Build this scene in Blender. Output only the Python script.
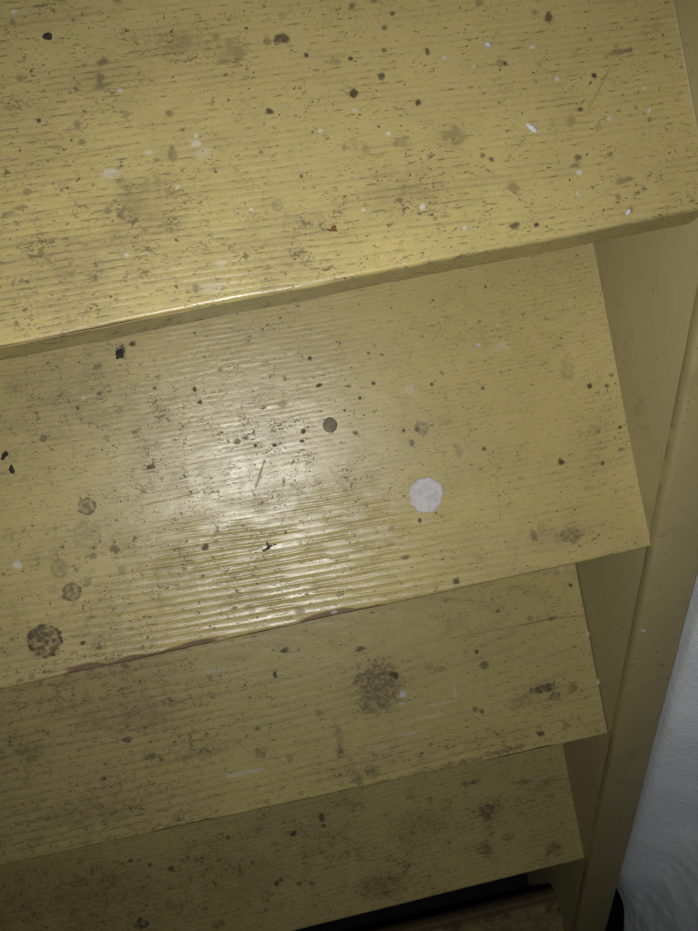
import bpy, bmesh, math, random
import numpy as np
from mathutils import Matrix, Vector

# ---------------------------------------------------------------- camera, flash, world, exposure
scene = bpy.context.scene
for o in list(bpy.data.objects):
    bpy.data.objects.remove(o, do_unlink=True)
COL = scene.collection

CAM_R = Matrix(((0.97773028, 0.19284795, -0.08278382),
                (-0.19185375, 0.98122222, 0.01987676),
                (0.08506251, -0.00355172, 0.99636929)))
CAM_C = Vector((-0.2900, -0.09786, 0.54561))
cam = bpy.data.cameras.new('camera')
cam.sensor_fit = 'VERTICAL'; cam.sensor_height = 36.0; cam.sensor_width = 27.0
cam.lens = 944.31 / 931.0 * 36.0
cam.clip_start = 0.01
cam_o = bpy.data.objects.new('camera', cam); COL.objects.link(cam_o)
cam_o.matrix_world = Matrix.Translation(CAM_C) @ CAM_R.to_4x4()
scene.camera = cam_o

w = bpy.data.worlds.new('world'); scene.world = w; w.use_nodes = True
w.node_tree.nodes['Background'].inputs[0].default_value = (0.75, 0.85, 1.0, 1)
w.node_tree.nodes['Background'].inputs[1].default_value = 0.012

fl = bpy.data.lights.new('camera_flash', 'SPOT')          # the photographer's flash, a few cm beside the lens
fl.energy = 16.8; fl.shadow_soft_size = 0.012
fl.spot_size = math.radians(92); fl.spot_blend = 1.0
fl.color = (1.0, 1.0, 1.0)
fl_o = bpy.data.objects.new('camera_flash', fl); COL.objects.link(fl_o)
fl_o.matrix_world = Matrix.Translation(CAM_C + Vector((-0.026, -0.038, -0.002))) @ CAM_R.to_4x4() @ Matrix.Rotation(math.radians(4), 4, 'X')

scene.view_settings.view_transform = 'Standard'
scene.view_settings.look = 'None'
scene.view_settings.gamma = 1.0
scene.view_settings.use_curve_mapping = False
scene.view_settings.exposure = 0.0

# ---------------------------------------------------------------- dimensions (metres); x across, y up the flight, z up
GOING, RISE = 0.22159, 0.2
SLOPE = RISE / GOING
WIDTH = 0.92                      # clear width between the stringers
FLOOR_Z = -1.0
WALL_X = 0.068; WALL_FOOT = -0.735
STR_T = 0.0460                    # stringer thickness
STR_OFF = 0.0140                  # stringer edge above the line of the nosings
TREADS = {0: (0.2216, 0.2, 0.0), 1: (0.0, 0.0, 0.01548), 2: (-0.22598, -0.1971, 0.00819), 3: (-0.44187, -0.402, -0.0095),
          4: (-0.66023, -0.60144, 0.01118), 5: (-0.88637, -0.8, 0.0)}

# wear measured on each tread: x, y from the nosing, radii, amount
SPOT={
1:[(-.2934,.1498,.0103,.0063,.32),(-.2665,.1393,.0092,.0074,.38),(-.3293,.0698,.0137,.0085,.36),(-.3287,.0582,.0091,.0057,.3),(-.1464,.0682,.0064,.007,.42),(-.1814,.0463,.0163,.0076,.26),(-.1719,.0492,.007,.0047,.25),(-.3571,.1739,.0169,.0056,.22),(-.3652,.1667,.0028,.0023,.3),(-.235,.142,.0046,.0023,.75),(-.2438,.1423,.0023,.0017,.45),(-.3382,.1461,.004,.0017,.6),(-.341,.138,.0023,.0034,.6),(-.3402,.1333,.004,.0017,.55),(-.379,.1202,.0011,.0011,.9),(-.3593,.1138,.0017,.0028,.45),(-.3068,.1112,.0023,.0023,.55),(-.3097,.0875,.0029,.004,.5),(-.3314,.1145,.0017,.0023,.4),(-.3518,.0631,.0023,.0023,.55),(-.1914,.1538,.0017,.0017,.6),(-.2006,.1039,.002,.0023,.95),(-.1826,.1106,.0023,.0023,.75),(-.1532,.1196,.0012,.002,.75),(-.164,.0921,.0016,.0015,.85),(-.2505,.1023,.0021,.0017,.85),(-.1984,.124,.0013,.0009,.95),(-.2233,.1301,.0012,.0009,.9),(-.1779,.1251,.0015,.0012,.6),(-.2079,.1239,.0052,.0017,.35),(-.1784,.0711,.0052,.0029,.4),(-.0774,.1273,.0027,.0024,.7),(-.0406,.1,.0083,.0018,.5),(-.0343,.1001,.0036,.0012,.6),(-.0576,.0892,.0013,.0012,.9),(-.0693,.071,.0018,.0012,.75),(-.0765,.0657,.003,.0035,.4),(-.0611,.0587,.003,.0024,.35),(-.1116,.1059,.0035,.0018,.4),(-.1087,.1053,.0012,.0012,.85),(-.1185,.0334,.0035,.0024,.45),(-.1216,.0113,.0035,.0014,.7),(-.1085,.0094,.0012,.0012,.8),(-.0515,.0251,.0042,.0024,.5),(-.0564,.0158,.0018,.0018,.45),(-.2445,.037,.0029,.004,.4),(-.2395,.0624,.0009,.0009,.9),(-.3115,.0114,.0017,.0034,.5),(-.3536,.1858,.0028,.0023,.6),(-.3231,.1795,.0023,.0017,.5),(-.2911,.1499,.0046,.0034,.4),(-.2727,.1491,.0023,.0023,.4),(-.0765,.0435,.0018,.0018,.6),(-.0792,.0392,.003,.0012,.5),(-.1277,.0518,.0012,.0012,.7),(-.1326,.055,.0009,.0009,.6),(-.2407,.1668,.0023,.0017,.4),(-.178,.155,.0017,.0017,.5),(-.1692,.1453,.0012,.0009,.7),(-.1754,.1381,.0012,.0012,.6),(-.1171,.1429,.0035,.0018,.4),(-.0857,.1317,.0018,.0018,.4),(-.3829,.1766,.0017,.0017,.5),(-.3484,.1461,.0017,.0011,.5),(-.3851,.1458,.0022,.0017,.45),(-.3938,.1302,.0034,.0017,.4),(-.3738,.1038,.0028,.0017,.4),(-.3585,.1039,.0023,.0017,.5),(-.3933,.0818,.0023,.0017,.5),(-.3982,.0741,.0051,.0011,.5),(-.4064,.0722,.0045,.0011,.5),(-.057,.0417,.0018,.0012,.4),(-.0507,.0069,.0018,.0018,.5),(-.0288,.0577,.0012,.0018,.5),(-.0147,.1106,.0024,.0036,.3),(-.1997,.072,.0017,.0035,.3),(-.2118,.0742,.0012,.0023,.4),(-.2595,.0801,.0011,.0011,.6)],
2:[(-.3851,.2359,.0043,.005,.95),(-.3751,.2395,.0025,.002,.9),(-.4053,.2281,.0031,.0023,.55),(-.4552,.1816,.0035,.0023,.65),(-.4256,.1991,.0013,.0013,.95),(-.38,.1435,.0035,.002,.75),(-.4192,.0869,.0054,.0023,.6),(-.4366,.0851,.0039,.0031,.5),(-.4173,.0691,.0031,.0046,.45),(-.457,.0209,.0017,.0015,.95),(-.4712,.0035,.0031,.0023,.55),(-.4996,.0036,.0023,.0015,.5),(-.5088,.0033,.0023,.0018,.5),(-.3506,.0739,.0031,.0028,.75),(-.3572,.0522,.0016,.0016,.6),(-.2425,.2026,.0017,.0016,.85),(-.2389,.1803,.002,.0013,.95),(-.1966,.1736,.0011,.0011,.95),(-.2098,.1641,.001,.001,.95),(-.2233,.1572,.001,.001,.9),(-.2582,.1473,.0021,.0021,.95),(-.2613,.1399,.0017,.0013,.85),(-.2972,.144,.0013,.0013,.9),(-.2826,.1411,.0013,.0011,.9),(-.3103,.1499,.0027,.0023,.6),(-.3045,.1511,.0023,.0016,.6),(-.2701,.1721,.0063,.0031,.4),(-.1656,.1319,.0056,.0064,.5),(-.1698,.1311,.0024,.0016,.7),(-.1459,.132,.0048,.0032,.35),(-.1758,.1218,.0024,.0024,.55),(-.1802,.1324,.0012,.0012,.85),(-.1511,.1638,.0013,.0013,.85),(-.1399,.108,.0032,.0064,.35),(-.2182,.1377,.0027,.0016,.65),(-.0248,.1372,.0016,.0016,.8),(-.0109,.1345,.0016,.0016,.65),(-.0052,.1424,.0016,.0016,.5),(-.0592,.0818,.0019,.0016,.9),(-.0261,.0742,.0018,.0016,.75),(-.0067,.0999,.0013,.0013,.8),(-.0084,.0821,.0024,.0016,.55),(-.03,.1021,.0065,.0048,.3),(-.0254,.0996,.0016,.0012,.5),(-.0407,.1551,.0064,.0113,.25),(-.1113,.1527,.0013,.0013,.8),(-.1198,.1048,.0013,.0013,.7),(-.0624,.0225,.0121,.0056,.55),(-.0932,.0282,.0032,.0056,.6),(-.0837,.0295,.0096,.0072,.3),(-.0726,.0222,.0064,.004,.3),(-.1615,.006,.0032,.0024,.75),(-.1814,.0598,.0017,.0016,.75),(-.1988,.0335,.004,.0013,.6),(-.4315,.2395,.0046,.0031,.3),(-.4485,.2311,.0061,.0046,.3),(-.4338,.2203,.0062,.0062,.25),(-.472,.2279,.0046,.0077,.3),(-.3872,.2371,.007,.0046,.3),(-.4004,.2216,.0077,.0093,.25),(-.4175,.2132,.0069,.0039,.25),(-.4706,.1964,.0077,.0061,.3),(-.3868,.1725,.0023,.0015,.6),(-.4086,.1722,.0023,.0023,.4),(-.3352,.1961,.0016,.0016,.8),(-.3326,.1853,.0016,.0016,.8),(-.3652,.2029,.0016,.0016,.7),(-.3133,.2069,.0016,.0016,.5),(-.495,.1116,.0061,.0054,.35),(-.3686,.0467,.0047,.0031,.3),(-.3944,.0348,.0047,.0031,.3),(-.4199,.0245,.0039,.0023,.4),(-.4124,.0031,.0039,.0023,.3),(-.4392,.0051,.0039,.0023,.4),(-.3264,.02,.0039,.0031,.35),(-.2884,.0101,.0039,.0031,.4),(-.2551,.0157,.0032,.0024,.4),(-.2046,.0582,.0024,.0024,.4),(-.2084,.0469,.0032,.0032,.3),(-.1397,.0201,.0032,.0024,.3),(-.11,.0873,.0016,.0016,.4),(-.0955,.0761,.0024,.0016,.3),(-.0406,.0566,.0048,.0024,.25)],
3:[(-.2263,.0988,.0222,.0243,.62),(-.231,.0801,.0162,.0121,.5),(-.4814,.1225,.0444,.0178,.32),(-.4543,.1097,.0178,.0089,.4),(-.5336,.0326,.0443,.0118,.34),(-.5732,.1047,.0137,.0088,.36),(-.4129,.0663,.0298,.006,.36),(-.2066,.1041,.004,.004,.95),(-.3104,.1512,.0045,.0026,.75),(-.3248,.1295,.002,.0036,.85),(-.2352,.1379,.0055,.0026,.65),(-.2415,.0792,.0061,.005,.6),(-.2276,.0763,.0071,.0051,.6),(-.2181,.0826,.004,.0051,.5),(-.242,.0979,.004,.0061,.5),(-.2738,.0509,.003,.0201,.4),(-.2764,.038,.0045,.0071,.65),(-.2634,.0094,.005,.0081,.55),(-.246,.0139,.0061,.0061,.45),(-.2665,.0256,.003,.0101,.3),(-.3547,.0548,.006,.005,.5),(-.0576,.0596,.0103,.0051,.75),(-.0478,.0491,.0072,.0051,.6),(-.0682,.0597,.0062,.0041,.6),(-.0857,.0518,.0143,.0061,.4),(-.0288,.0536,.0062,.0041,.5),(-.4788,.0956,.0049,.003,.8),(-.1142,.0954,.0046,.0041,.6),(-.1195,.1111,.002,.002,.75),(-.0105,.1582,.0021,.0021,.8),(-.0904,.1469,.002,.0016,.6),(-.0591,.1333,.0031,.0031,.4),(-.0366,.1288,.0062,.0017,.6),(-.1231,.1306,.0031,.0061,.2),(-.0705,.015,.0041,.0041,.75),(-.1329,.0533,.0031,.0031,.6),(-.1262,.0498,.002,.0031,.6),(-.0885,.0482,.0102,.0051,.35),(-.0439,.0199,.0031,.0031,.4),(-.1106,.0057,.0123,.0031,.6),(-.1266,.0049,.0061,.0031,.5),(-.148,.0032,.0143,.002,.6),(-.1689,.0035,.0081,.002,.5),(-.0945,.0064,.0051,.0031,.5),(-.2006,.002,.0101,.002,.4),(-.2424,.0007,.0081,.002,.5),(-.2788,-.0007,.0081,.002,.45),(-.325,-.001,.01,.002,.4),(-.4208,.0006,.009,.002,.6),(-.4358,.0008,.007,.002,.5),(-.4482,-.0015,.005,.002,.4),(-.4675,.1682,.004,.003,.6),(-.3886,.1387,.003,.003,.45),(-.1602,.1017,.0061,.003,.4),(-.1699,.1058,.0061,.003,.35),(-.5803,.1082,.0059,.0059,.5),(-.5631,.1065,.0078,.0029,.45),(-.5728,.0965,.0059,.0039,.5),(-.4611,.0746,.0089,.003,.6),(-.4075,.0682,.008,.003,.6),(-.4281,.0655,.0119,.002,.5),(-.5081,.0624,.002,.002,.8),(-.3518,.0798,.003,.002,.6),(-.2883,.0818,.004,.003,.5),(-.2859,.0834,.008,.003,.3),(-.3264,.0436,.004,.004,.4)],
4:[(-.2569,.0273,.0294,.0159,.45),(-.195,.0853,.0369,.0221,.3),(-.5851,.1061,.0597,.0239,.28),(-.4093,.075,.0605,.0242,.25),(-.3469,.1158,.0044,.0036,.85),(-.31,.1269,.0032,.0061,.75),(-.3095,.1168,.0024,.0024,.7),(-.4254,.1299,.0031,.0031,.65),(-.3785,.0624,.0036,.0036,.75),(-.3731,.0648,.0024,.0036,.7),(-.3516,.0545,.0036,.0024,.6),(-.3373,.051,.0037,.0024,.6),(-.3977,.0335,.0024,.0024,.6),(-.4688,.0525,.0036,.0024,.6),(-.2502,.0294,.0172,.011,.5),(-.2694,.0279,.011,.0073,.5),(-.2334,.019,.011,.0074,.4),(-.108,.0871,.0111,.0099,.65),(-.0948,.0953,.0049,.0062,.4),(-.1207,.0419,.0099,.0099,.55),(-.0896,.0496,.0074,.005,.4),(-.0367,.0227,.01,.0062,.55),(-.0319,.0138,.0062,.0037,.4),(-.117,.126,.0074,.0025,.6),(-.1297,.1265,.0049,.0037,.5),(-.1758,.1185,.0049,.0037,.4),(-.16,.1021,.0049,.0037,.4),(-.5451,.0531,.0096,.006,.8),(-.4978,.1092,.0041,.0036,.75),(-.5432,.1302,.0026,.0024,.8),(-.534,.128,.0024,.0024,.5),(-.5222,.1202,.0024,.0024,.7),(-.4676,.1142,.0036,.0036,.4),(-.1993,.1279,.0074,.0061,.4),(-.2733,.1356,.0098,.0073,.35),(-.2852,.1071,.0073,.0073,.3),(-.3858,.1315,.0036,.0036,.4),(-.3717,.1094,.0049,.0024,.5),(-.0658,.0922,.0124,.0025,.3),(-.0308,.1055,.0124,.0025,.5),(-.0555,.1114,.0124,.0025,.5),(-.0382,.1009,.0174,.0019,.4),(-.6735,.1402,.0059,.0047,.4),(-.6329,.1057,.0059,.0048,.4),(-.5909,.0769,.0072,.0036,.4),(-.5082,.0685,.0072,.0036,.4),(-.4549,.0304,.0097,.0048,.5)],
5:[(-.1166,.0854,.0145,.0072,.4),(-.0404,.0897,.0117,.0073,.4),(-.1908,.0883,.013,.0058,.4)],}
SMUDGE={
1:[(-.3293,.0698,.0182,.0125,.9),(-.3298,.0526,.0228,.008,.7),(-.3776,.0702,.0395,.0169,.5),(-.3612,.0384,.068,.0198,.7),(-.2745,.01,.0402,.0103,.7),(-.2934,.1498,.0137,.0103,.8),(-.2665,.1393,.0115,.0103,.8),(-.3568,.175,.0339,.0141,.5),(-.336,.1371,.0227,.0142,.4),(-.1817,.0452,.0262,.0151,.8),(-.1464,.0682,.0094,.0094,.8),(-.2469,.031,.0346,.0144,.5),(-.1436,.0084,.0352,.0082,.3),(-.0756,.0733,.0148,.0177,.5),(-.0547,.0215,.0148,.0107,.3),(-.3813,.1366,.0225,.0113,.5)],
2:[(-.4212,.2139,.0462,.0308,.8),(-.3899,.1763,.0929,.031,.5),(-.3175,.1458,.0859,.0312,.6),(-.3794,.0713,.0855,.0272,.5),(-.4511,.0235,.0695,.0232,.6),(-.2836,.0347,.0629,.0236,.4),(-.3098,.1043,.0548,.0235,.6),(-.0718,.0261,.0241,.0113,.5),(-.0313,.104,.0242,.0323,.3),(-.1681,.1275,.0318,.0143,.4),(-.2297,.1038,.0237,.0237,.5)],
3:[(-.2267,.0968,.0243,.0273,1.6),(-.229,.0797,.0222,.0142,1.2),(-.4814,.1225,.0593,.0277,1.0),(-.4539,.1116,.0297,.0158,1.2),(-.5728,.1066,.0294,.0147,.9),(-.5336,.0326,.0591,.0177,1.1),(-.4127,.0673,.0696,.0139,.8),(-.3538,.111,.0599,.03,.5),(-.0581,.0565,.0359,.0144,1.0),(-.2178,.0203,.0608,.0162,.9),(-.2773,.0331,.0302,.0302,.6),(-.5333,.1586,.0589,.0138,.6),(-.1169,.1085,.0408,.0143,.35),(-.1123,.0238,.0511,.0143,.6),(-.3224,.0119,.0803,.012,.5),(-.0858,.1596,.0613,.0204,.3)],
4:[(-.2565,.0297,.0416,.022,1.3),(-.1055,.0865,.0223,.0173,1.0),(-.1207,.0419,.0198,.0173,1.0),(-.0369,.0215,.0174,.0124,.9),(-.4069,.0869,.0968,.0363,.8),(-.5851,.1061,.0955,.0358,.8),(-.195,.0853,.0737,.0369,.9),(-.303,.1114,.0487,.0366,.7),(-.0411,.0863,.0373,.0373,.5),(-.4746,.054,.0723,.0217,.8)],
5:[(-.1166,.0854,.087,.0174,.8)],}
PALE={
1:[(-.295,.0918,.0026,.0017,.75),(-.2947,.0963,.0013,.0011,.7),(-.2927,.0861,.0046,.0029,.28),(-.3459,.0844,.0051,.0023,.45),(-.3319,.1289,.0017,.0011,.6),(-.3227,.0916,.0028,.0017,.4),(-.3812,.1825,.0017,.0011,.75),(-.0908,.1123,.0012,.0009,.8),(-.0796,.0907,.0009,.0009,.8),(-.0278,.0629,.0012,.0012,.9),(-.0283,.0763,.0009,.0009,.8),(-.2715,.0491,.0009,.0009,.7),(-.1734,.0324,.001,.0009,.9),(-.077,.0346,.0012,.001,.9),(-.0806,.0227,.0008,.0008,.8),(-.3461,.0372,.001,.0009,.8),(-.2078,.0371,.0009,.0009,.7),(-.1513,.0152,.0009,.0009,.8),(-.2019,.0941,.0012,.0009,.6),(-.1849,.0776,.0009,.0009,.8),(-.2236,.0863,.0012,.0012,.6),(-.0529,.0626,.0008,.0008,.7),(-.1279,.1069,.0009,.0009,.7),(-.3026,.0097,.0057,.0034,.22),(-.2943,.022,.0029,.0017,.3),(-.1438,.115,.0009,.0009,.6),(-.3105,.0692,.0009,.0007,.8)],
2:[(-.4932,.0901,.0031,.002,.8),(-.4197,.2058,.0014,.0013,.7),(-.0887,.1832,.004,.0032,.3),(-.1694,.1626,.004,.004,.22),(-.0896,.1997,.0016,.0016,.4),(-.1803,-.0184,.0016,.0012,.3),(-.2617,.0026,.0024,.0013,.7),(-.3854,.2383,.0015,.0008,.3),(-.3205,.1305,.0016,.0008,.5)],
3:[(-.1496,.0756,.0016,.0071,.35),(-.0164,.1772,.0031,.0021,.4),(.0042,.1679,.0015,.0031,.7),(-.2051,.0747,.003,.002,.3),(-.378,.0393,.016,.0018,.4),(-.3628,.0391,.008,.0015,.5),(-.1796,.0558,.0183,.0015,.25),(-.203,.0431,.0203,.0014,.25),(-.1671,.0667,.0142,.0014,.22),(-.2358,.0345,.0162,.0014,.22),(.0005,.0549,.0018,.0031,.9),(.0025,.0872,.0015,.0031,.6),(.0022,.0746,.0014,.0031,.6),(.0018,.0282,.0015,.0026,.6),(-.0024,.1061,.0012,.0031,.5),(-.2687,.1293,.0201,.0013,.2),(-.3823,.1455,.012,.0013,.35)],
4:[(-.3309,.1282,.0097,.0015,.2),(-.0395,.1076,.0062,.005,.15)],
5:[],}
RING={
1:[(-.2564,.0486,.0035,.5),(-.2074,.0752,.0041,.3),(-.3144,.0872,.0034,.25),(-.2536,.1574,.0023,.35),(-.2325,.1549,.0023,.35),(-.2083,.1461,.0029,.25)],
2:[(-.4336,.1238,.0069,.75),(-.4379,.1019,.0108,.4),(-.4628,.0812,.0069,.5),(-.4575,.0612,.0073,.75),(-.4455,.0673,.0042,.55),(-.4712,.0657,.0038,.35),(-.4847,.0286,.0131,.95),(-.4235,.0965,.0054,.15),(-.2573,.1191,.0055,.25),(-.2598,.0819,.0063,.2),(-.4396,.0739,.0023,.4),(-.5021,.0528,.0038,.35)],
3:[],
4:[],
5:[],}
LINE={
1:[(-.0472,.0916,-.0671,.0664,.0006,.5),(-.0824,.0135,-.053,.0236,.0007,.35),(-.4057,.0983,-.3266,.0981,.0007,.6),(-.4097,.078,-.3761,.078,.0007,.5),(-.1019,.0649,-.1078,.06,.0008,.35),(-.104,.0605,-.1183,.05,.0006,.3),(-.2275,.1296,-.1975,.1256,.0005,.4),(-.2659,.1131,-.2636,.1098,.0008,.5),(-.316,.0789,-.3138,.0698,.0006,.3)],
2:[(-.2926,.1311,-.3035,.1118,.0009,.9),(-.3941,.1156,-.3469,.1168,.0008,.7),(-.2973,.1193,-.3031,.1141,.0016,.5),(-.2437,.1147,-.2387,.1073,.0008,.4),(-.0205,.1594,-.0109,.1476,.0008,.2),(-.4079,.0853,-.42,.0831,.0012,.5)],
3:[(-.1433,.1295,-.0707,.1283,.0012,.55),(-.0707,.1283,-.0366,.1288,.0018,.7),(-.0366,.1288,-.0041,.1254,.0014,.6),(-.2784,.0798,-.2695,.0521,.0012,.4),(-.2749,.0243,-.2644,.0044,.0014,.5),(-.4329,.0665,-.3722,.0688,.0013,.5),(-.4481,.1409,-.378,.1416,.0011,.3),(-.596,.1366,-.4998,.1294,.0011,.4),(-.4998,.1294,-.4867,.1307,.0011,.4),(-.5166,.0693,-.4535,.0628,.0012,.5)],
4:[(-.5703,.1086,-.5833,.0971,.0014,.8),(-.0743,.1146,-.0015,.1024,.0016,.6),(-.0579,.0992,-.0134,.095,.0015,.5),(-.4595,.1308,-.417,.1291,.0013,.4),(-.7063,.0935,-.659,.0939,.0015,.5),(-.6387,.0766,-.603,.0762,.0017,.6)],
5:[],}

# ---------------------------------------------------------------- helpers
def smooth(a, b, t):
    t = np.clip((t - a) / (b - a), 0, 1)
    return t * t * (3 - 2 * t)

_tab = np.random.RandomState(7).rand(16, 256, 256)
def vn(x, y, s=0):                                    # value noise, 0..1
    T = _tab[s % 16]
    x = np.asarray(x, float) + 17.3 * s; y = np.asarray(y, float) + 9.1 * s
    xi = np.floor(x).astype(int); yi = np.floor(y).astype(int)
    fx = x - xi; fy = y - yi
    fx = fx * fx * (3 - 2 * fx); fy = fy * fy * (3 - 2 * fy)
    a = T[xi & 255, yi & 255]; b = T[(xi + 1) & 255, yi & 255]
    c = T[xi & 255, (yi + 1) & 255]; d = T[(xi + 1) & 255, (yi + 1) & 255]
    return (a * (1 - fx) + b * fx) * (1 - fy) + (c * (1 - fx) + d * fx) * fy
def fbm(x, y, s=0, n=3):
    v = 0; amp = .5; tot = 0
    for i in range(n):
        v = v + amp * vn(x * 2 ** i, y * 2 ** i, s + i); tot += amp; amp *= .55
    return v / tot

def link(name, me, parent=None):
    o = bpy.data.objects.new(name, me); COL.objects.link(o)
    if parent: o.parent = parent
    return o
def tag(o, label=None, cat=None, group=None, kind=None):
    for k, v in (('label', label), ('category', cat), ('group', group), ('kind', kind)):
        if v: o[k] = v
    return o

class NT:                                            # terse node builder
    def __init__(self, name):
        self.m = bpy.data.materials.new(name); self.m.use_nodes = True
        self.t = self.m.node_tree; self.b = self.t.nodes['Principled BSDF']
    def n(self, kind, **kw):
        nd = self.t.nodes.new(kind)
        for k, v in kw.items():
            if hasattr(nd, k): setattr(nd, k, v)
        return nd
    def l(self, a, b): self.t.links.new(a, b)
    def val(self, x, sock):
        if isinstance(x, (int, float)): sock.default_value = x
        elif isinstance(x, tuple): sock.default_value = (x + (1,))[:4]
        else: self.l(x, sock)
    def mix(self, f, a, b):
        nd = self.n('ShaderNodeMix', data_type='RGBA')
        self.val(f, nd.inputs[0]); self.val(a, nd.inputs[6]); self.val(b, nd.inputs[7])
        return nd.outputs[2]
    def math(self, op, a, b=0.0, clamp=False):
        nd = self.n('ShaderNodeMath', operation=op, use_clamp=clamp)
        self.val(a, nd.inputs[0]); self.val(b, nd.inputs[1]); return nd.outputs[0]
    def noise(self, scale, detail=3, vec=None, stretch=None, rough=.6):
        tc = self.n('ShaderNodeTexCoord').outputs['Object'] if vec is None else vec
        if stretch:
            mp = self.n('ShaderNodeMapping'); mp.inputs['Scale'].default_value = stretch
            if len(stretch) == 3: self.l(tc, mp.inputs[0])
            tc = mp.outputs[0]
        nd = self.n('ShaderNodeTexNoise'); nd.inputs['Scale'].default_value = scale
        nd.inputs['Detail'].default_value = detail; nd.inputs['Roughness'].default_value = rough
        self.l(tc, nd.inputs['Vector']); return nd.outputs['Fac']
    def ramp(self, f, a, b):
        nd = self.n('ShaderNodeMapRange', interpolation_type='SMOOTHSTEP')
        nd.inputs['From Min'].default_value = a; nd.inputs['From Max'].default_value = b
        self.l(f, nd.inputs['Value']); return nd.outputs['Result']
    def bump(self, h, strength, dist):
        nd = self.n('ShaderNodeBump'); nd.inputs['Strength'].default_value = strength
        nd.inputs['Distance'].default_value = dist; self.l(h, nd.inputs['Height'])
        self.l(nd.outputs[0], self.b.inputs['Normal'])

# ---------------------------------------------------------------- materials
PAINT_A, PAINT_B = (0.470, 0.388, 0.140), (0.400, 0.325, 0.128)
def mat_tread():
    t = NT('worn yellow enamel')
    at = t.n('ShaderNodeAttribute', attribute_name='wear')
    sp = t.n('ShaderNodeSeparateColor'); t.l(at.outputs['Color'], sp.inputs[0])
    pale, wood = sp.outputs[1], sp.outputs[2]
    a2 = t.n('ShaderNodeAttribute', attribute_name='grime')
    s2 = t.n('ShaderNodeSeparateColor'); t.l(a2.outputs['Color'], s2.inputs[0])
    dens, valley = s2.outputs[0], s2.outputs[1]
    def specks(scale, stretch, thr, gain, wd, detail=2):
        n_ = t.noise(scale, detail, stretch=stretch)
        th = t.math('SUBTRACT', thr, t.math('MULTIPLY', dens, gain))
        return t.math('DIVIDE', t.math('SUBTRACT', n_, th), wd, True)
    vary = t.math('ADD', t.math('MULTIPLY', t.ramp(t.noise(75, 4), .36, .66), .85), .15)
    k1 = t.math('MULTIPLY', t.math('MULTIPLY', specks(720, (.62, 1, 1), .610, .130, .09, 4), vary), .80)
    k2 = t.math('MULTIPLY', t.math('MULTIPLY', specks(260, (.72, 1, 1), .633, .130, .07, 8), vary), .80)
    k3 = t.math('MULTIPLY', t.math('MULTIPLY', specks(560, (.24, 1, 1), .590, .16, .10, 5), valley), .66)
    k4 = t.math('MULTIPLY', specks(230, (.9, 1, 1), .700, .03, .03, 2), .85)
    dirt = sp.outputs[0]
    for q in (k1, k2, k3, k4): dirt = t.math('MAXIMUM', dirt, q)
    c = t.mix(at.outputs['Alpha'], PAINT_A, PAINT_B)
    c = t.mix(t.math('MULTIPLY', t.ramp(t.noise(170, 4), .42, .62), .40), c, (.42, .320, .150))
    c = t.mix(t.math('MULTIPLY', t.ramp(t.noise(120, 4, stretch=(.5, 1.1, 1.7)), .50, .66), .30), c, (.37, .345, .115))
    fine = t.noise(900, 2)
    c = t.mix(t.math('MULTIPLY', t.ramp(fine, .45, .8), .22), c, (.22, .18, .07))
    c = t.mix(wood, c, (.185, .112, .056))
    c = t.mix(dirt, c, (.062, .043, .025))
    c = t.mix(t.math('MULTIPLY', pale, .68), c, (.52, .50, .46))
    t.l(c, t.b.inputs['Base Color'])
    r = t.math('ADD', t.math('MULTIPLY', dirt, .3), .22)
    r = t.math('ADD', r, t.math('MULTIPLY', t.math('MAXIMUM', wood, pale), .35))
    r = t.math('ADD', r, t.math('MULTIPLY', t.noise(60, 4), .14), True)
    t.l(r, t.b.inputs['Roughness'])
    t.l(t.math('SUBTRACT', .5, t.math('MULTIPLY', dirt, .38)), t.b.inputs['Specular IOR Level'])
    t.bump(t.math('ADD', t.noise(700, 3), t.math('MULTIPLY', t.noise(140, 3, stretch=(.4, 1, 1)), 1.5)), .30, .00025)
    return t.m
def mat_stringer():
    t = NT('yellow enamel on stringer')
    st = t.noise(14, 4, stretch=(1, .35, 1.2))
    c = t.mix(st, (0.39, 0.328, 0.150), (0.31, 0.262, 0.120))
    c = t.mix(t.math('MULTIPLY', t.ramp(t.noise(120, 4), .60, .74), .45), c, (.10, .085, .05))
    c = t.mix(t.math('MULTIPLY', t.ramp(t.noise(22, 4), .56, .75), .35), c, (.14, .12, .07))
    t.l(c, t.b.inputs['Base Color'])
    t.b.inputs['Roughness'].default_value = .5; t.b.inputs['Specular IOR Level'].default_value = .35
    t.bump(t.noise(220, 4, stretch=(1, .5, 1)), .35, .0006)
    return t.m
def mat_plaster():
    t = NT('rough whitewashed plaster')
    c = t.mix(t.ramp(t.noise(9, 5), .35, .7), (.84, .87, .88), (.73, .76, .78))
    c = t.mix(t.math('MULTIPLY', t.ramp(t.noise(40, 4), .60, .75), .35), c, (.42, .44, .48))
    t.l(c, t.b.inputs['Base Color']); t.b.inputs['Roughness'].default_value = .9
    t.bump(t.math('ADD', t.noise(120, 5), t.noise(420, 3)), .5, .0018)
    return t.m
def mat_plain(name, a, b, scale, rough, bumpd=.0005, spec=.3):
    t = NT(name)
    t.l(t.mix(t.ramp(t.noise(scale, 4), .35, .65), a, b), t.b.inputs['Base Color'])
    t.b.inputs['Roughness'].default_value = rough; t.b.inputs['Specular IOR Level'].default_value = spec
    t.bump(t.noise(scale * 2.5, 4), .6, bumpd)
    return t.m
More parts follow.
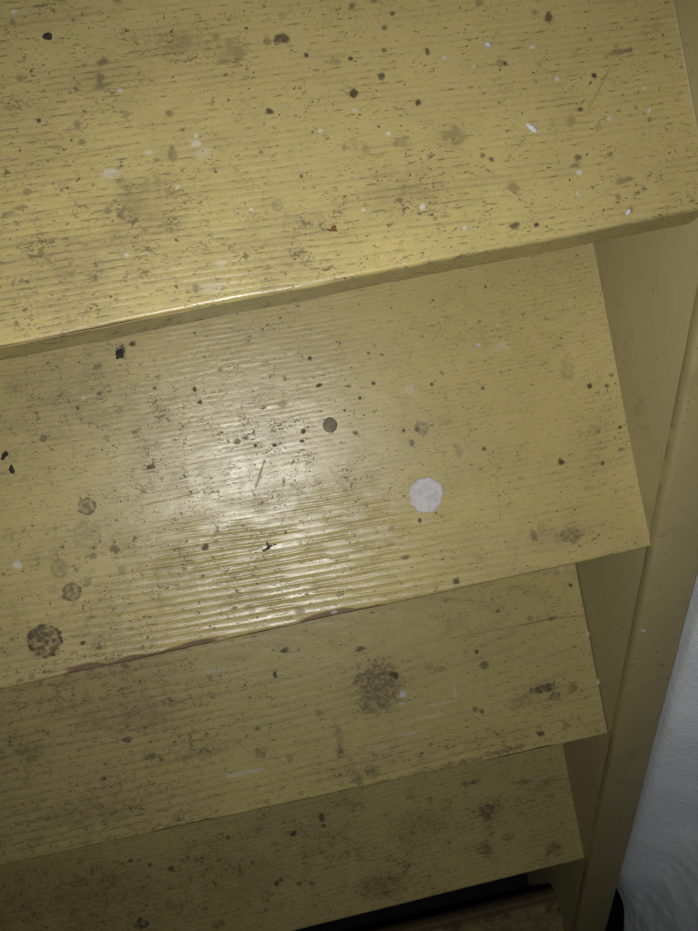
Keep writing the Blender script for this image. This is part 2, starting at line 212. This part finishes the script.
M = {'tread': mat_tread(), 'stringer': mat_stringer(), 'plaster': mat_plaster(),
     'floor': mat_plain('dark dirty concrete', (.014, .013, .012), (.009, .008, .008), 30, .95, .002),
     'white': mat_plain('dried white paint', (.54, .51, .49), (.43, .41, .40), 200, .8),
     'brown': mat_plain('dried brown drip', (.17, .128, .070), (.11, .084, .046), 300, .5),
     'clod': mat_plain('dried dark dirt', (.022, .019, .016), (.040, .033, .026), 700, .8),
     'clod2': mat_plain('brown dirt', (.055, .040, .024), (.090, .068, .035), 700, .8),
     'chalk': mat_plain('plaster crumb', (.56, .56, .55), (.46, .46, .45), 500, .9),
     'leaf': mat_plain('dry leaf', (.20, .085, .022), (.10, .045, .016), 400, .7),
     'lint': mat_plain('pale lilac flake', (.50, .48, .52), (.40, .38, .42), 500, .8)}

# ---------------------------------------------------------------- tread boards
def wear_fields(k, X, Y, cfg):
    """relief (m) and wear colours at board coordinates X (0 at the right end), Y (0 at the nosing)"""
    s = 3 * k
    warp = (fbm(X * 2.2, Y * 9, s, 3) - .5) * cfg['warp'] + (vn(X * 14, Y * 60, s + 1) - .5) * .36 + (vn(X * 34, Y * 90, s + 5) - .5) * .20 + (vn(X * 3.5, Y * 26, s + 6) - .5) * .9
    if k == 3:                                       # cathedral grain that points to the right
        q = np.sqrt(np.maximum(((X + .385) * .055) ** 2 * np.sign(X + .385) * 1.0 + (Y - .15) ** 2 + .0004, 0))
        q = np.where(X < -.385, np.sqrt((Y - .15) ** 2 + .00003), np.sqrt((Y - .15) ** 2 + ((X + .385) * .16) ** 2))
        ph = q * cfg['freq'] + warp
    else:
        ph = (Y + .012 * np.sin(X * 5 + k) + (.45 * np.maximum(Y - .085, 0) if k == 2 else 0)) * cfg['freq'] + warp
    sw = .5 + .5 * np.sin(2 * math.pi * ph)
    ridge = sw ** 2.4
    amp = cfg['amp'] * (.08 + .92 * cfg['mask'](X, Y)) * (.15 + .6 * vn(X * 12, Y * 90, s + 2) + 1.5 * smooth(.25, .8, vn(X * 55, Y * 150, s + 3)))
    h = amp * (ridge - .5) + 6e-5 * (vn(X * 160, Y * 420, s + 3) - .5) + 9e-5 * (vn(X * 70, Y * 130, s + 9) - .5) + .0006 * (fbm(X * 5, Y * 7, s + 4, 2) - .5)
    D = cfg['dirt'](X, Y) + np.zeros_like(X)
    for (x, y, rx, ry, a) in SMUDGE.get(k, ()):
        D = D + .42 * a * np.exp(-((X - x) / rx) ** 2 * .9 - ((Y - y) / ry) ** 2 * .9)
    D = D * (.35 + 1.3 * fbm(X * 22, Y * 30, s + 5, 3))
    valley = smooth(.55, .05, sw) * cfg['groove']
    dirt = np.zeros_like(X)
    wash = np.clip(D * .40 - .04, 0, .55) * (.35 + .7 * vn(X * 130, Y * 190, s + 12) + .5 * vn(X * 500, Y * 700, s + 11))
    wash = wash * cfg.get('wash', 1) + .22 * valley * smooth(.3, .7, vn(X * 20, Y * 200, s + 7)) * np.clip(D * 2, .25, 1)
    dirt = 1 - (1 - dirt) * (1 - np.clip(wash * .85, 0, .9))
    jit = vn(X * 330, Y * 330, s + 13); jit2 = vn(X * 800, Y * 800, s + 14)
    def blob(x, y, rx, ry):
        i = np.where((np.abs(X - x) < rx * 2.2 + .002) & (np.abs(Y - y) < ry * 2.2 + .002))
        r = np.sqrt(((X[i] - x) / (rx + .0004)) ** 2 + ((Y[i] - y) / (ry + .0004)) ** 2) * (.50 + .65 * jit[i] + .45 * jit2[i])
        return i, r
    for (x, y, rx, ry, a) in SPOT.get(k, ()):
        i, r = blob(x, y, rx, ry)
        big = min(1.0, rx * ry / 3e-5)               # broad marks are blotchy, small ones solid
        v = smooth(1.25, .65, r) * a * (1 - big * .55 * smooth(.35, .75, jit2[i] * .5 + jit[i] * .5))
        dirt[i] = np.maximum(dirt[i], np.minimum(v * 1.2, .95))
    for (x, y, rr, a) in RING.get(k, ()):
        i = np.where((np.abs(X - x) < rr * 1.6) & (np.abs(Y - y) < rr * 1.6))
        r = np.hypot(X[i] - x, Y[i] - y) / rr * (.84 + .16 * jit[i] + .14 * jit2[i])
        v = 1.15 * a * smooth(1.08, .94, r) * (.80 + .15 * smooth(.62, .86, r) - .45 * smooth(.35, .75, .5 * jit[i] + .5 * jit2[i]) + .2 * smooth(.45, .1, r) * jit2[i])
        dirt[i] = np.maximum(dirt[i], v)
    for (x0, y0, x1, y1, wd, a) in LINE.get(k, ()):
        dx, dy = x1 - x0, y1 - y0
        t = np.clip(((X - x0) * dx + (Y - y0) * dy) / (dx * dx + dy * dy + 1e-12), 0, 1)
        d = np.hypot(X - x0 - t * dx, Y - y0 - t * dy)
        v = smooth(max(wd * .85, .0009), wd * .15, d) * a
        dirt = np.maximum(dirt, v * (.6 + .5 * jit)); h = h - .00004 * v
    pale = np.zeros_like(X)
    for (x, y, rx, ry, a) in PALE.get(k, ()):
        i, r = blob(x, y, rx, ry)
        pale[i] = np.maximum(pale[i], smooth(1.2, .7, r) * a)
    wood = np.zeros_like(X)
    for (x0, x1, wd) in cfg.get('chips', ()):        # paint knocked off the nosing
        m = smooth(x0 - .004, x0 + .006, X) * smooth(x1 + .004, x1 - .006, X)
        e = wd * (.35 + 1.1 * vn(X * 60, X * 0, s + 2)) - .0015
        wood = np.maximum(wood, m * smooth(e + .0007, e - .0002, Y) * smooth(-.012, -.006, Y))
    h = h - .0006 * wood
    dirt = np.where(wood > .4, np.maximum(dirt * .5, .55 * vn(X * 90, Y * 900, s)), dirt)
    tint = np.clip(fbm(X * 6, Y * 16, s + 15, 4) * 1.5 - .25 + cfg.get('tint', 0), 0, 1)
    return h, np.clip(dirt, 0, .97), pale, wood, tint, np.clip(D, 0, 1.0), valley

CFG = {
 0: dict(freq=200, warp=3, amp=.00016, groove=.6, mask=lambda X, Y: .5, dirt=lambda X, Y: .3, dx=.006, dy=.006, xv=.1),
 1: dict(freq=250, warp=3.2, amp=.00006, groove=1.0, dx=.0008, dy=.0007, xv=.47,
         mask=lambda X, Y: smooth(-.10, -.30, X) * smooth(.19, .07, Y), tint=0.0,
         dirt=lambda X, Y: .29 + .24 * smooth(-.18, -.36, X) + .10 * smooth(.06, .02, Y)),
 2: dict(freq=165, warp=1.7, amp=.00033, groove=.75, dx=.0009, dy=.0007, xv=.62,
         mask=lambda X, Y: np.minimum(smooth(-.06, -.20, X), .35 + .65 * smooth(-.56, -.34, X)) * (.03 + .97 * smooth(.120, .060, Y)), tint=.08,
         dirt=lambda X, Y: .30 + .18 * smooth(-.15, -.42, X), chips=((-.475, -.355, .0044), (-.29, -.222, .004), (-.345, -.30, .002))),
 3: dict(freq=120, warp=1.0, amp=.00008, groove=.9, dx=.0011, dy=.0009, xv=.72,
         mask=lambda X, Y: .6, tint=.12, wash=.6,
         dirt=lambda X, Y: .26 + .30 * smooth(-.25, -.5, X) + .12 * smooth(.05, .01, Y), chips=((-.47, -.40, .002), (-.12, -.06, .002))),
 4: dict(freq=160, warp=2.0, amp=.00018, groove=.7, dx=.0014, dy=.0011, xv=.80,
         mask=lambda X, Y: .5, tint=.15, wash=.5, dirt=lambda X, Y: .46 + .1 * smooth(-.2, -.5, X)),
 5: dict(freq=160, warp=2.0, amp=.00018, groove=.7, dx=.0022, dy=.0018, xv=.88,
         mask=lambda X, Y: .5, tint=.9, wash=2.0, dirt=lambda X, Y: .9),  # whole board coloured much darker than the treads above
}

def board(name, k, cfg, x0, x1, depth, thick, parent, y_fine=.25, crack=False):
    """a plank with a rounded nosing: profile swept in x, relief and wear from wear_fields"""
    R = .0030; SPLAY = .07
    ys = list(np.arange(depth - .002, min(y_fine, depth - .003), -.006))
    if depth - .002 > y_fine: ys += list(np.arange(y_fine, R + 1e-6, -cfg['dy']))
    else: ys = list(np.arange(depth - .002, R + 1e-6, -cfg['dy']))
    prof = [(depth, -thick, 0, -1), (depth, -.002, .7, .7)] + [(y, 0, 0, 1) for y in ys]
    yy = ys[:]
    for a in np.linspace(0, 90, 8)[1:]:
        a = math.radians(a); prof.append((R - R * math.sin(a), -R + R * math.cos(a), -math.sin(a), math.cos(a)))
    for z in np.linspace(-R, -thick + R, 22)[1:]: prof.append((SPLAY * (z + R), z, -1, .12))
    yb = SPLAY * (-thick + 2 * R)
    for a in np.linspace(0, 90, 4)[1:]:
        a = math.radians(a); prof.append((yb + R - R * math.cos(a), -thick + R - R * math.sin(a), -math.cos(a), -math.sin(a)))
    P = np.array(prof); nP = len(P)
    # arc-length coordinate, 0 at the nosing and negative down the front face
    arc = np.zeros(nP); top = (P[:, 1] > -1e-6) & (P[:, 3] > .9)
    last = np.where(top)[0][-1]
    arc[:last + 1] = P[:last + 1, 0] - R * 0
    seg = np.hypot(np.diff(P[:, 0]), np.diff(P[:, 1]))
    for i in range(last + 1, nP): arc[i] = arc[i - 1] - seg[i - 1]
    arc -= R * .35 * 0
    xs = np.concatenate([np.arange(x0, x1 - cfg['xv'], .008), np.arange(max(x0, x1 - cfg['xv']), x1, cfg['dx']), [x1]])
    nX = len(xs)
    X, A = np.meshgrid(xs, arc, indexing='ij')
    h, dirt, pale, wood, tint, dens, valley = wear_fields(k, X, A - .0015, cfg)
    fade = np.where((A < depth - .01), 1.0, 0.0)
    # a wandering nosing line and knocks in it
    nose = smooth(.0035, 0, A)
    h = h * fade * (1 - .6 * nose) - nose * (.0008 * vn(X * 25, X * 0, k) + .0005 * vn(X * 120, X * 0, k + 1))
    if crack:
        line = .0006 + .0008 * (vn(X * 14, X * 0, 3) - .5)
        m = smooth(.0012, .0005, np.abs(A - line)) * smooth(-.285, -.325, X) * (.35 + .65 * smooth(.25, .45, vn(X * 30, X * 0, 7)))
        h = h - .0008 * m; dirt = np.maximum(dirt, m * .97)
        wood = np.maximum(wood, .6 * smooth(.0022, .001, np.abs(A - line + .0012)) * smooth(-.32, -.35, X) * (m < .3))
    front = smooth(-.004, -.010, A)
    dirt = np.clip(dirt * (1 - .25 * front), 0, 1)
    edge = smooth(x1 - .0022, x1 - .0008, X) * (A > 0) * cfg.get('edge', .0)
    pale = np.maximum(pale, edge * (.4 + .6 * vn(A * 120, X * 0, 5)))
    dirt = np.maximum(dirt, cfg.get('endshade', 0) * smooth(x1 - .0026, x1 - .0012, X) * (pale < .2))  # shade of the gap beside the stringer, painted as a thin dark line
    if k == 5: dirt = np.maximum(dirt, .85 * smooth(depth - .016, depth - .008, A))     # rear edge darkened further
    V = np.empty((nX, nP, 3))
    V[..., 0] = X; V[..., 1] = P[None, :, 0] + P[None, :, 2] * h + cfg.get('yaw', 0) * X; V[..., 2] = P[None, :, 1] + P[None, :, 3] * h
    idx = np.arange(nX * nP).reshape(nX, nP)
    a = idx[:-1, :-1]; b = idx[1:, :-1]; c = idx[1:, 1:]; d = idx[:-1, 1:]
    F = np.stack([a, d, c, b], -1).reshape(-1, 4)
    bt = np.stack([idx[:-1, -1], idx[:-1, 0], idx[1:, 0], idx[1:, -1]], -1)
    F = np.concatenate([F, bt])
    verts = V.reshape(-1, 3); n0 = len(verts)
    verts = np.concatenate([verts, V[0], V[-1]])
    me = bpy.data.meshes.new(name)
    loops = np.concatenate([F.ravel(), n0 + np.arange(nP)[::-1], n0 + nP + np.arange(nP)]).astype(np.int32)
    starts = np.concatenate([np.arange(len(F)) * 4, [len(F) * 4, len(F) * 4 + nP]]).astype(np.int32)
    me.vertices.add(len(verts)); me.vertices.foreach_set('co', verts.ravel())
    me.loops.add(len(loops)); me.loops.foreach_set('vertex_index', loops)
    me.polygons.add(len(starts)); me.polygons.foreach_set('loop_start', starts)
    me.polygons.foreach_set('use_smooth', np.ones(len(starts), bool))
    me.update(calc_edges=True); me.validate()
    W4 = np.stack([dirt, pale, wood, tint], -1).reshape(-1, 4)
    W4 = np.concatenate([W4, np.tile([.35, 0, .3, .5], (2 * nP, 1))]).astype(np.float32)
    at = me.attributes.new('wear', 'FLOAT_COLOR', 'POINT'); at.data.foreach_set('color', W4.ravel())
    W5 = np.stack([dens, valley, front, 0 * dens], -1).reshape(-1, 4)
    W5 = np.concatenate([W5, np.tile([.5, 0, 1, 0], (2 * nP, 1))]).astype(np.float32)
    at = me.attributes.new('grime', 'FLOAT_COLOR', 'POINT'); at.data.foreach_set('color', W5.ravel())
    me.materials.append(M['tread'])
    return link(name, me, parent)

# ---------------------------------------------------------------- setting
def slab(name, origin, u, v, nu, nv, disp, depth, mat):
    """a thick slab whose front face is an uneven grid; u, v span the face, disp(U, V) pushes along the normal"""
    o = np.array(origin, float); u = np.array(u, float); v = np.array(v, float)
    n = np.cross(u, v); n /= np.linalg.norm(n)
    S, T = np.meshgrid(np.linspace(0, 1, nu), np.linspace(0, 1, nv), indexing='ij')
    lu, lv = np.linalg.norm(u), np.linalg.norm(v)
    d = disp(S * lu, T * lv)
    Pf = o + S[..., None] * u + T[..., None] * v + d[..., None] * n
    verts = Pf.reshape(-1, 3); idx = np.arange(nu * nv).reshape(nu, nv)
    F = np.stack([idx[:-1, :-1], idx[1:, :-1], idx[1:, 1:], idx[:-1, 1:]], -1).reshape(-1, 4).tolist()
    back = [o - n * depth, o + u - n * depth, o + u + v - n * depth, o + v - n * depth]
    nb = len(verts); verts = np.concatenate([verts, back])
    F += [idx[:, 0][::-1].tolist() + [nb, nb + 1], idx[-1, :][::-1].tolist() + [nb + 1, nb + 2],
          idx[:, -1].tolist() + [nb + 2, nb + 3], idx[0, :].tolist() + [nb + 3, nb], [nb + 3, nb + 2, nb + 1, nb]]
    me = bpy.data.meshes.new(name); me.from_pydata(verts.tolist(), [], F); me.update()
    for p in me.polygons: p.use_smooth = len(p.vertices) == 4
    me.materials.append(mat); return me

def wall_relief(U, V):                               # U runs down the flight from y = .4, V up from the foot of the plaster
    y = .4 - U; z = WALL_FOOT + V
    d = .007 * (fbm(U * 5, V * 5, 1, 3) - .5) + .0045 * (fbm(U * 18, V * 18, 2, 3) - .5) + .0022 * (fbm(U * 75, V * 75, 4, 3) - .5)
    d = d - .14 * V * smooth(0, .3, V)                 # the wall leans back as it rises
    f = z - (STR_OFF + SLOPE * y) + .012 * (fbm(U * 10, V * 2, 6, 2) - .5)   # height above the stringer's edge
    reach = WALL_X - STR_T - .002                      # plaster trowelled up against the side board ...
    b_ = smooth(.055, -.006, f) * smooth(-.10, -.045, f) * smooth(-.80, -.69, y)
    d = d * (1 - b_ * .85) + b_ * reach
    d = d - .0045 * smooth(.010, .0, np.abs(f - .034)) * smooth(.35, .6, vn(U * 9, V * 0, 5)) * smooth(-.80, -.69, y)   # ... with a crack beside it
    return d - .010 * smooth(.02, 0, V)                # rounded lower lip
me = slab('wall_right', (WALL_X, .4, WALL_FOOT), (0, -1.8, 0), (0, 0, 1.3), 450, 325, wall_relief, .30, M['plaster'])
v_ = np.empty(len(me.vertices) * 3); me.vertices.foreach_get('co', v_); v_ = v_.reshape(-1, 3)
m_ = smooth(.10, 0, v_[:, 2] - WALL_FOOT)              # ragged lower edge that drops down the flight
v_[:, 2] += m_ * (.020 * (vn(v_[:, 1] * 14, v_[:, 1] * 0, 3) - .5) + .28 * (v_[:, 1] + .80) * (v_[:, 1] < -.6) * (v_[:, 1] > -1.2))
me.vertices.foreach_set('co', v_.ravel()); me.update()
tag(link('wall_right', me), 'rough whitewashed plaster wall beyond the side board of the stairs', kind='structure')
me = slab('wall_right_foot', (WALL_X + .05, .4, FLOOR_Z), (0, -1.8, 0), (0, 0, FLOOR_Z * -1 + WALL_FOOT - .03), 160, 24,
          lambda U, V: .012 * (fbm(U * 9, V * 9, 5, 3) - .5), .2, M['floor'])
tag(link('baseboard_right', me), 'dark recessed foot of the plaster wall', kind='structure')

me = slab('floor', (-1.35, -2.3, FLOOR_Z), (1.75, 0, 0), (0, 3.1, 0), 60, 90,
          lambda U, V: .004 * (fbm(U * 9, V * 9, 3, 3) - .75), .08, M['floor'])
tag(link('floor', me), 'dark dirty floor beneath the stairs', kind='structure')

# ---------------------------------------------------------------- staircase
stair = bpy.data.objects.new('staircase', None); COL.objects.link(stair)
stair.location = (-WIDTH / 2, -.45, FLOOR_Z); stair.empty_display_size = .1
tag(stair, 'steep open-riser wooden staircase in worn olive-yellow enamel, seen from above', 'staircase')
bpy.context.view_layer.update()
INV = stair.matrix_world.inverted()
def place(o, loc, rz=0.0):
    o.matrix_parent_inverse = INV
    o.location = loc; o.rotation_euler = (0, 0, rz)

def stringer(name, x_in, sgn):
    """closed string: section in x / depth below its edge, swept down the slope and cut at the floor"""
    T = STR_T
    sec = [(0, .34), (0, .0155), (.0012, .0140), (.0012, .0128), (0, .0112), (.0002, .0035), (.0011, .0011), (.0035, 0),
           (T - .004, 0), (T - .0012, .0012), (T, .004), (T, .34)]
    ys = np.linspace(.42, -1.105, 330)
    verts = []; nS = len(sec)
    for y in ys:
        zt = STR_OFF + SLOPE * y
        for j, (x, n) in enumerate(sec):
            wob = .0009 * (float(vn(y * 12, j * .7, 2)) - .5) + .0005 * (float(vn(y * 70, j * 3.3, 4)) - .5)
            nv = n / math.cos(math.atan(SLOPE)) if n < .1 else n
            z = max(zt - nv + wob, FLOOR_Z)
            verts.append((x_in + sgn * (x + wob * .6), y, z))
    F = []
    for i in range(len(ys) - 1):
        for j in range(nS):
            a, b = i * nS + j, i * nS + (j + 1) % nS
            q = (a, b, b + nS, a + nS)
            F.append(q if sgn > 0 else q[::-1])
    e0 = list(range(nS)); e1 = [(len(ys) - 1) * nS + j for j in range(nS)]
    F += [e0[::-1], e1] if sgn > 0 else [e0, e1[::-1]]
    me = bpy.data.meshes.new(name); me.from_pydata(verts, [], F); me.update()
    for p in me.polygons: p.use_smooth = len(p.vertices) == 4
    me.materials.append(M['stringer'])
    try: me.set_sharp_from_angle(angle=math.radians(50))
    except Exception: pass
    o = link(name, me, stair); place(o, (0, 0, 0)); return o
s = stringer('stringer', 0.0, 1); s['label'] = 'sloping side board between the treads and the white wall'
s = stringer('stringer', -WIDTH, -1); s['label'] = 'sloping side board at the far end of the treads'

XE = {0: 0, 1: 0, 2: .0018, 3: .0008, 4: .0030, 5: .006}
TL = {1: 'topmost tread in view, speckled, with a pale crumb on it', 2: 'second tread, glossy raised grain and a white paint splash',
      3: 'third tread with a large round dirt smudge', 4: 'fourth tread, dark and blotched', 5: 'lowest tread board, very dark',
      0: 'tread above the topmost one in view'}
treads = {}
for k, (y, z, yaw) in TREADS.items():
    if k == 0: continue
    CFG[k]['yaw'] = yaw
    CFG[k]['edge'] = {1: .35, 2: .30}.get(k, 0.1)
    CFG[k]['endshade'] = {3: .95, 4: .6}.get(k, 0)
    dep = .262 if k < 5 else .090
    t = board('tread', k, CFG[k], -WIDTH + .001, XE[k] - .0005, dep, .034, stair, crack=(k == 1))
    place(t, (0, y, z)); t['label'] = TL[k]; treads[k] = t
b = board('tread', 5, CFG[0], -WIDTH + .001, -.001, .13, .034, stair)
place(b, (0, TREADS[5][0] + .152, TREADS[5][1])); b['label'] = 'rear board of the lowest tread, behind a dark gap'

# ---------------------------------------------------------------- dried drips: thin domed films on the treads
def film(name, k, x, y, rx, ry, hgt, mat, seed, rough=.12, lobes=22, label=None):
    rnd = random.Random(seed); n = lobes * 2
    rr = [1 + rough * (rnd.random() - .5) * (2 if i % 2 else 1) for i in range(n)]
    verts = [(0, 0, hgt)]; F = []
    rings = [(.45, hgt * (1 + .1)), (.85, hgt), (.97, hgt * .8), (1.0, -.0004)]
    for q, (f, z) in enumerate(rings):
        for i in range(n):
            a = 2 * math.pi * i / n; r = f * (1 + (rr[i] - 1) * f)
            verts.append((rx * r * math.cos(a), ry * r * math.sin(a), z + (rnd.random() - .5) * hgt * .35 * (q < 3)))
    for i in range(n):
        j = (i + 1) % n
        F.append((0, 1 + i, 1 + j))
        for q in range(3): F.append((1 + q * n + i, 1 + (q + 1) * n + i, 1 + (q + 1) * n + j, 1 + q * n + j))
    F.append(tuple(1 + 3 * n + i for i in range(n))[::-1])
    me = bpy.data.meshes.new(name); me.from_pydata(verts, [], F); me.update(); me.materials.append(mat)
    for p in me.polygons: p.use_smooth = True
    o = link(name, me, treads[k]); o.location = (x, y + TREADS[k][2] * x, .0002)
    if label: o['label'] = label
    return o
film('paint_splash', 2, -.1725, .0800, .0140, .0142, .0006, M['white'], 5, .09, 24, 'round splash of dried white paint')
film('paint_drip', 2, -.2369, .1495, .0057, .0062, .0005, M['brown'], 8, .10, 26, 'round brown dried drip')

# ---------------------------------------------------------------- loose debris, each a thing of its own
def world(k, x, y, dz=0.0):
    yy, zz, yaw = TREADS[k]
    return (x, yy + y + yaw * x, zz + dz)
def lump(name, lobes, mat, seed, loc, rz=0, jag=.25, tilt=(0, 0)):
    """a crumb welded from a few knobbly lobes: (x, y, z, rx, ry, rz) in mm, flattened where it rests"""
    bm = bmesh.new(); rnd = random.Random(seed)
    for (x, y, z, rx, ry, rzz) in lobes:
        r = bmesh.ops.create_icosphere(bm, subdivisions=2, radius=1)
        for v in r['verts']:
            c = v.co; f = 1 + jag * (rnd.random() - .5)
            v.co = Vector((x + c.x * rx * f, y + c.y * ry * f, max(z + c.z * rzz * f, 0))) * .001
    me = bpy.data.meshes.new(name); bm.to_mesh(me); bm.free(); me.materials.append(mat)
    o = link(name, me); o.location = loc; o.rotation_euler = (tilt[0], tilt[1], rz); return o
def scrap(name, outline, mat, loc, rz, th=.35, curl=1.2, tilt=(0, 0)):
    """a curled flake: an outline in mm with thickness"""
    bm = bmesh.new(); n = len(outline)
    up = [bm.verts.new((x * .001, y * .001, (th + curl * ((i % 3) / 2)) * .001)) for i, (x, y) in enumerate(outline)]
    dn = [bm.verts.new((x * .001, y * .001, (curl * ((i % 3) / 2)) * .001)) for i, (x, y) in enumerate(outline)]
    cu = bm.verts.new((0, 0, th * .001)); cd = bm.verts.new((0, 0, 0))
    for i in range(n):
        j = (i + 1) % n
        bm.faces.new((up[i], up[j], cu)); bm.faces.new((dn[j], dn[i], cd)); bm.faces.new((up[j], up[i], dn[i], dn[j]))
    me = bpy.data.meshes.new(name); bm.to_mesh(me); bm.free(); me.materials.append(mat)
    o = link(name, me); o.location = loc; o.rotation_euler = (tilt[0], tilt[1], rz); return o

Z = .0001
tag(lump('plaster_crumb', [(0, 0, .8, 2.6, 1.6, 1.2), (2.0, -.6, .9, 2.2, 1.7, 1.3), (-2.2, .5, .6, 1.4, 1.1, .9)], M['chalk'], 1,
         world(1, -.1009, .0671, Z), math.radians(-38)), 'oblong whitish crumb on the topmost tread, right of centre', 'crumb')
tag(scrap('leaf_scrap', [(-3.2, 1.4), (-1, .6), (.4, 1.9), (3.2, 1.8), (2.2, -.2), (2.6, -2.2), (.6, -1.0), (-1.6, -.6)], M['leaf'],
          world(1, -.2281, .0304, Z), math.radians(8), .3, 1.0), 'small rust-brown dry leaf scrap near the front edge of the topmost tread', 'leaf')
tag(lump('dirt_clod', [(0, 0, .8, 2.4, 1.9, 1.2), (-1.6, 1.0, .6, 1.4, 1.0, .9), (.6, -1.4, .5, 1.4, .9, .7)], M['clod'], 3,
         world(1, -.3652, .1667, Z), .3), 'black dirt clod at the upper left of the topmost tread', 'dirt clod')
tag(scrap('paint_flake', [(-1.4, 1.2), (0, 2.0), (1.3, 1.0), (1.5, -.8), (.2, -1.9), (-1.2, -1.2)], M['lint'],
          world(1, -.1176, .1188, Z), .2, .4, .6), 'lilac-white paint flake towards the top of the topmost tread', 'paint flake')
tag(scrap('paint_flake', [(-2.2, .2), (-.6, 1.0), (1.6, 1.4), (2.0, .2), (.6, -1.0), (-1.5, -.9)], M['chalk'],
          world(1, -.0525, .0075, Z), .5, .4, .5), 'white paint flake on the front edge of the topmost tread, at right', 'paint flake')
tag(lump('dirt_clod', [(0, 0, .9, 2.0, 1.3, 1.2), (2.4, 1.0, .7, 1.9, .9, .9), (-3.0, -.8, .6, 2.2, .9, .8), (.5, 2.8, .8, .9, 2.4, .9), (5.6, .9, .4, 1.6, .6, .6)],
         M['clod2'], 4, world(2, -.3033, .0646, Z), .1), 'brown branching dirt crumb beside the glossy highlight on the second tread', 'dirt clod')
tag(lump('dirt_clod', [(0, 0, .9, 3.0, 2.0, 1.3), (-2.4, -1.2, .7, 1.8, 1.4, 1.0), (1.4, 1.2, .5, 1.6, 1.1, .8)], M['clod'], 6,
         world(2, -.4861, .1761, Z), .4), 'upper of two black clods at the left end of the second tread', 'dirt clod')
tag(lump('dirt_clod', [(0, 0, .9, 2.0, 2.6, 1.3), (.8, 2.2, .7, 1.2, 1.6, 1.0), (.2, -2.0, .5, 1.8, 1.2, .8)], M['clod'], 7,
         world(2, -.4833, .1640, Z), .2), 'lower of two black clods at the left end of the second tread', 'dirt clod')
tag(lump('dirt_clod', [(0, 0, .8, 3.0, 3.4, 1.3), (-2.2, -2.4, .6, 1.6, 1.2, .9), (1.8, 2.4, .6, 1.6, 1.4, .9), (1.0, -2.6, .5, 1.6, 1.2, .8)], M['clod'], 8,
         world(2, -.3862, .2353, Z), .1), 'black clod right under the front edge of the topmost tread', 'dirt clod')
tag(scrap('paint_flake', [(-1.3, .9), (.2, 1.7), (1.4, .6), (1.2, -1.1), (-.3, -1.6), (-1.5, -.6)], M['lint'],
          world(2, -.1083, .1887, Z), .3, .5, .7), 'tiny lilac-white flake on the upper right of the second tread', 'paint flake')
tag(scrap('paint_flake', [(-3.2, 3.0), (0, 3.3), (3.0, 3.2), (3.2, 0), (3.1, -3.1), (0, -2.9), (-3.0, -3.2), (-2.8, .2)], M['lint'],
          world(3, -.202, .0855, Z), -.1, .5, .5), 'squarish pale flake beside the round smudge on the third tread', 'paint flake')
a = math.atan(SLOPE)
tag(scrap('paint_flake', [(-2.8, 2.0), (0, 1.2), (2.6, -.6), (3.0, -2.0), (.6, -1.6), (-2.0, .2)], M['chalk'],
          (.0050, -.3069, STR_OFF + SLOPE * -.3069 + .0006), .1, .5, .4, (a, 0)), 'white flake lying on the edge of the side board', 'paint flake')
